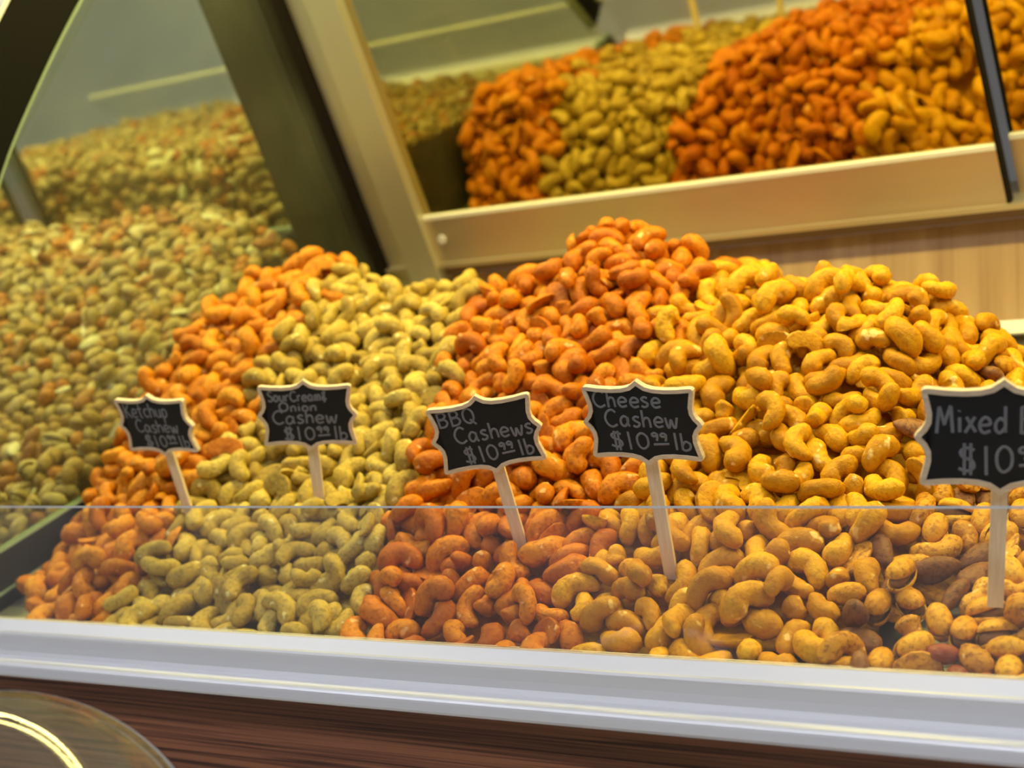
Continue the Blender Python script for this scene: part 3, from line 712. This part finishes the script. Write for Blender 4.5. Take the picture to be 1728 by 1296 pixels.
sticks = np.array(STICKS)
main = make_heap(H_main, -.898, .03, .672, 1.10, .022, [(.0180, .006), (.0165, .017), (.026, .027)], kf_main, (XP+.008, .05, YG+.0055), 11, sticks, 75)
left = make_heap(H_left, -1.66, -.915, .70, 1.10, .014, [(.0120, .006), (.0150, .015)], kf_left, (-1.70, XP-.007, .70), 31, None, 45)
vis = visible_px([(main[4], main[5], main[6], len(main[0])), (left[4], left[5], left[6], len(left[0]))])
vis_m, vis_l = vis[:len(main[0])], vis[len(main[0]):]

NAMES = {'ketchup': ('ketchup_cashew', 'cashew'), 'sour': ('sour_cream_cashew', 'cashew'), 'bbq': ('barbecue_cashew', 'cashew'), 'cheese': ('cheese_cashew', 'cashew'), 'mixcashew': ('cashew', 'cashew'),
         'almond': ('almond', 'almond'), 'peanut': ('peanut', 'peanut'), 'pistachio': ('pistachio', 'pistachio'),
         'l_pist': ('pistachio', 'pistachio'), 'l_round': ('chickpea', 'chickpea'), 'l_seed': ('pumpkin_seed', 'pumpkin seed'), 'l_brown': ('hazelnut', 'hazelnut'), 'l_almond': ('almond', 'almond'), 'l_cashew': ('cashew', 'cashew')}
SIGNPX = {'ketchup': (265, 717, 'Ketchup'), 'sour': (519, 700, 'Sour Cream'), 'bbq': (821, 732, 'BBQ'), 'cheese': (1085, 713, 'Cheese')}
def label_of(k, p, v):
    low = p[2] < 0 and p[1] < .78
    crest = p[2] > .125
    if k in SIGNPX:
        d = {'ketchup': 'orange ketchup cashew', 'sour': 'pale sour-cream cashew', 'bbq': 'red-orange barbecue cashew', 'cheese': 'golden cheese cashew'}[k]
        d = 'halved '*(10 <= v < 13) + 'small broken '*(v == 13) + d
        x, y, _ = project(p); sx, sy, sn = SIGNPX[k]; dx, dy = x-sx, y-sy
        hor = 'far left of' if dx < -230 else 'left of' if dx < -70 else 'far right of' if dx > 230 else 'right of' if dx > 70 else None
        if low: t = ('pressed to' if p[1] < .692 else 'behind') + ' the front glass ' + (hor or 'below') + ' the %s sign' % sn
        else:
            tier = 'crest' if p[2] > .135 else 'upper slope' if p[2] > .085 else 'middle slope' if p[2] > .042 else 'lower slope'
            t = 'on the ' + tier + ' ' + (hor or ('above' if dy < 0 else 'below')) + ' the %s sign' % sn
        return d+' '+t, d+' '+t
    if k in ('mixcashew', 'almond', 'peanut', 'pistachio'):
        d = {'mixcashew': 'orange-dusted cashew', 'almond': 'brown almond', 'peanut': 'red-skinned peanut', 'pistachio': 'split orange pistachio'}[k]
        return d+(' behind the front glass in the mixed nuts at right' if low else ' on the slope of the mixed nuts at right'), d+'s of the mixed nuts '+('behind the glass' if low else 'on the slope')
    d = {'l_pist': 'pale pistachio in its shell', 'l_round': 'round tan roasted chickpea', 'l_seed': 'flat white pumpkin seed', 'l_brown': 'orange-brown hazelnut', 'l_almond': 'brown almond', 'l_cashew': 'plain tan cashew'}[k]
    hi = p[2] > .17
    return d+(' near the top of the blurred mixed heap beyond the partition' if hi else ' low in the blurred mixed heap beyond the partition'), d+' beyond the partition '+('top' if hi else 'low')

# shared meshes
MESH = {}
def get_mesh(k, v):
    if (k, v) not in MESH:
        V, Fc, S = VAR[k][v]; MESH[(k, v)] = mesh_from(NAMES[k][0], V, Fc, [MATK[k]], True)
    return MESH[(k, v)]
shell_a = mesh_from('shell', *s1, [M['pist_shell']], True); shell_b = mesh_from('shell', *s2, [M['pist_shell']], True)
kern_m = mesh_from('kernel', ker[0]+np.array([.0012, 0, 0]), ker[1], [M['pist_kernel']], True)

def emit(heap, vis_, max_ind, min_px):
    pos, quat, Ks, Vs = heap[:4]; ind = set()
    for k in set(Ks):
        ids = [i for i in range(len(pos)) if Ks[i] == k and vis_[i] >= min_px]; ids.sort(key=lambda i: -vis_[i]); ind.update(ids[:max_ind])
    for i in sorted(ind):
        k = Ks[i]; lab, grp = label_of(k, pos[i], Vs[i])
        if k == 'pistachio':
            o = bpy.data.objects.new('pistachio', None); o.empty_display_size = .005
        else:
            o = bpy.data.objects.new(NAMES[k][0], get_mesh(k, Vs[i]))
        o.rotation_mode = 'QUATERNION'; o.rotation_quaternion = quat[i]; o.location = (pos[i, 0], pos[i, 1], pos[i, 2]+Z0); C.objects.link(o)
        if k == 'pistachio':
            for nm, me in (('shell', shell_a), ('shell', shell_b), ('kernel', kern_m)): link(bpy.data.objects.new(nm, me), o)
        tag(o, lab, NAMES[k][1], grp)
    return [i for i in range(len(pos)) if i not in ind]
def stuff(name, label, heap, ids, core=None, cat='nuts'):
    pos, quat, Ks, Vs = heap[:4]; Rm = q_rot(quat); VV = []; LI = []; LS = []; PT = []; MI = []; mats = []; o = 0; ls = 0
    for i in ids:
        V, Fc, S = VAR[Ks[i]][Vs[i]]; m_ = MATK[Ks[i]]
        if m_ not in mats: mats.append(m_)
        mi = mats.index(m_); VV.append(V @ Rm[i].T + pos[i])
        for f in Fc: LI.extend([x+o for x in f]); LS.append(ls); ls += len(f); MI.append(mi)
        o += len(V)
    if core is not None:
        Vc, Fq, mc = core; mats.append(mc); VV.append(Vc)
        for f in Fq: LI.extend([x+o for x in f]); LS.append(ls); ls += len(f); MI.append(len(mats)-1)
        o += len(Vc)
    A = np.concatenate(VV); A = A + np.array([0, 0, Z0]); base = A.mean(0); A = A-base
    me = bpy.data.meshes.new(name); me.vertices.add(len(A)); me.vertices.foreach_set('co', A.astype(np.float32).ravel())
    me.loops.add(len(LI)); me.loops.foreach_set('vertex_index', np.array(LI, dtype=np.int32))
    me.polygons.add(len(LS)); me.polygons.foreach_set('loop_start', np.array(LS, dtype=np.int32))
    for m_ in mats: me.materials.append(m_)
    me.polygons.foreach_set('material_index', np.array(MI, dtype=np.int32)); me.polygons.foreach_set('use_smooth', np.ones(len(LS), dtype=bool))
    me.update(calc_edges=True); me.validate()
    ob = link(bpy.data.objects.new(name, me)); ob.location = base
    return tag(ob, label, cat, None, 'stuff')
def core_grid(Hf, x0, x1, y0, y1, offs, m_, test=None, st=.008):
    xs = np.arange(x0, x1+1e-6, st); ys = np.arange(y0, y1+1e-6, st); X, Y = np.meshgrid(xs, ys, indexing='ij'); n = normals(Hf, X.ravel(), Y.ravel())
    Zt = np.maximum(Hf(X.ravel(), Y.ravel())-offs/n[:, 2], deck_z(Y.ravel())+.0008); V = np.stack([X.ravel(), Y.ravel(), Zt], 1); ny = len(ys); Fq = []
    for i in range(len(xs)-1):
        for j in range(ny-1):
            a = i*ny+j
            xm, ym = xs[i]+st/2, ys[j]+st/2
            if Hf(np.array([xm]), np.array([ym]))[0]-offs < deck_z(ym)+.014: continue
            if test is None or test(xm, ym): Fq.append((a, a+ny, a+ny+1, a+1))
    used = sorted({i for f in Fq for i in f}); mp_ = {u: k for k, u in enumerate(used)}
    return V[used], [tuple(mp_[i] for i in f) for f in Fq], m_

rest_m = emit(main, vis_m, 300, 6)
rest_l = emit(left, vis_l, 300, 5)
NS = {0: ('ketchup', 'ketchup_cashew_filling', 'orange ketchup cashews filling the inside and back of the leftmost orange heap'),
      1: ('sour', 'sour_cream_cashew_filling', 'speckled pale cashews filling the inside and back of the yellow-green heap'),
      2: ('bbq', 'barbecue_cashew_filling', 'red-orange cashews filling the inside and back of the tall heap'),
      3: ('cheese', 'cheese_cashew_filling', 'golden cashews filling the inside and back of the broad heap'),
      4: ('mixcashew', 'mixed_nut_filling', 'mixed nuts filling the inside and back of the heap at the right')}
kt = lambda a: (lambda x, y: int(kind_main(np.array([x]), np.array([y]))[0]) == a)
for a, (k, nm, lab) in NS.items():
    ids = [i for i in rest_m if (Ks_ := main[2][i]) == k or (a == 4 and Ks_ in ('almond', 'peanut', 'pistachio'))]
    stuff(nm, lab, main, ids, core_grid(H_main, -.897, .035, .674, 1.10, .029, M[k], kt(a)))
stuff('mixed_nut_filling', 'mixed nuts filling the inside and back of the blurred heap beyond the partition', left, rest_l, core_grid(H_left, -1.69, XP-.010, .70, 1.10, .013, M['l_round'], None, .012))

# ------------------------------------------------------------------ clear acrylic bin with a dome lid, in front of the case at the lower left
dd = .60; cc = ray(-20, 1577)*dd; rr_ = 405/FPX*dd; cxx, cyy, czz = cc[0], cc[1], cc[2]+Z0
root = empty('acrylic_bin', (cxx, cyy, 0)); tag(root, 'clear acrylic bin with a domed lid in front of the case at lower left', 'bin')
def PB(mb, name, m_, smooth=True):
    mb.V = [(v[0]-cxx, v[1]-cyy, v[2]) for v in mb.V]; return mb.build(name, m_, root, smooth, True)
prof = [(rr_*math.sin(a), czz+rr_*math.cos(a)) for a in np.linspace(.004, math.pi/2, 24)]
prof += [(rr_+.010, czz), (rr_+.010, czz-.004), (rr_-.003, czz-.004)]
prof += [((rr_-.003)*math.sin(a), czz+(rr_-.003)*math.cos(a)) for a in np.linspace(math.pi/2, .004, 24)]
PB(MB().lathe(prof, cxx, cyy, 96), 'dome_lid', M['dome'])
zb_ = .62
prof = [(.001, zb_), (rr_+.002, zb_), (rr_+.002, czz-.0045), (rr_-.002, czz-.0045), (rr_-.002, zb_+.004), (.001, zb_+.004)]
PB(MB().lathe(prof, cxx, cyy, 96), 'bin_body', M['dome'])
st_ = MB().box(cxx-.16, cxx+.16, cyy-.15, cyy+.15, zb_-.03, zb_)
for sx in (-1, 1):
    for sy in (-1, 1): st_.box(cxx+sx*.14-.015, cxx+sx*.14+.015, cyy+sy*.13-.015, cyy+sy*.13+.015, 0, zb_-.03)
o = st_.build('bin_stand', M['front_wood']); tag(o, 'low dark wooden stand under the acrylic bin', 'stand')
print('NUTS', len(main[0]), len(left[0]), len(bpy.data.objects))
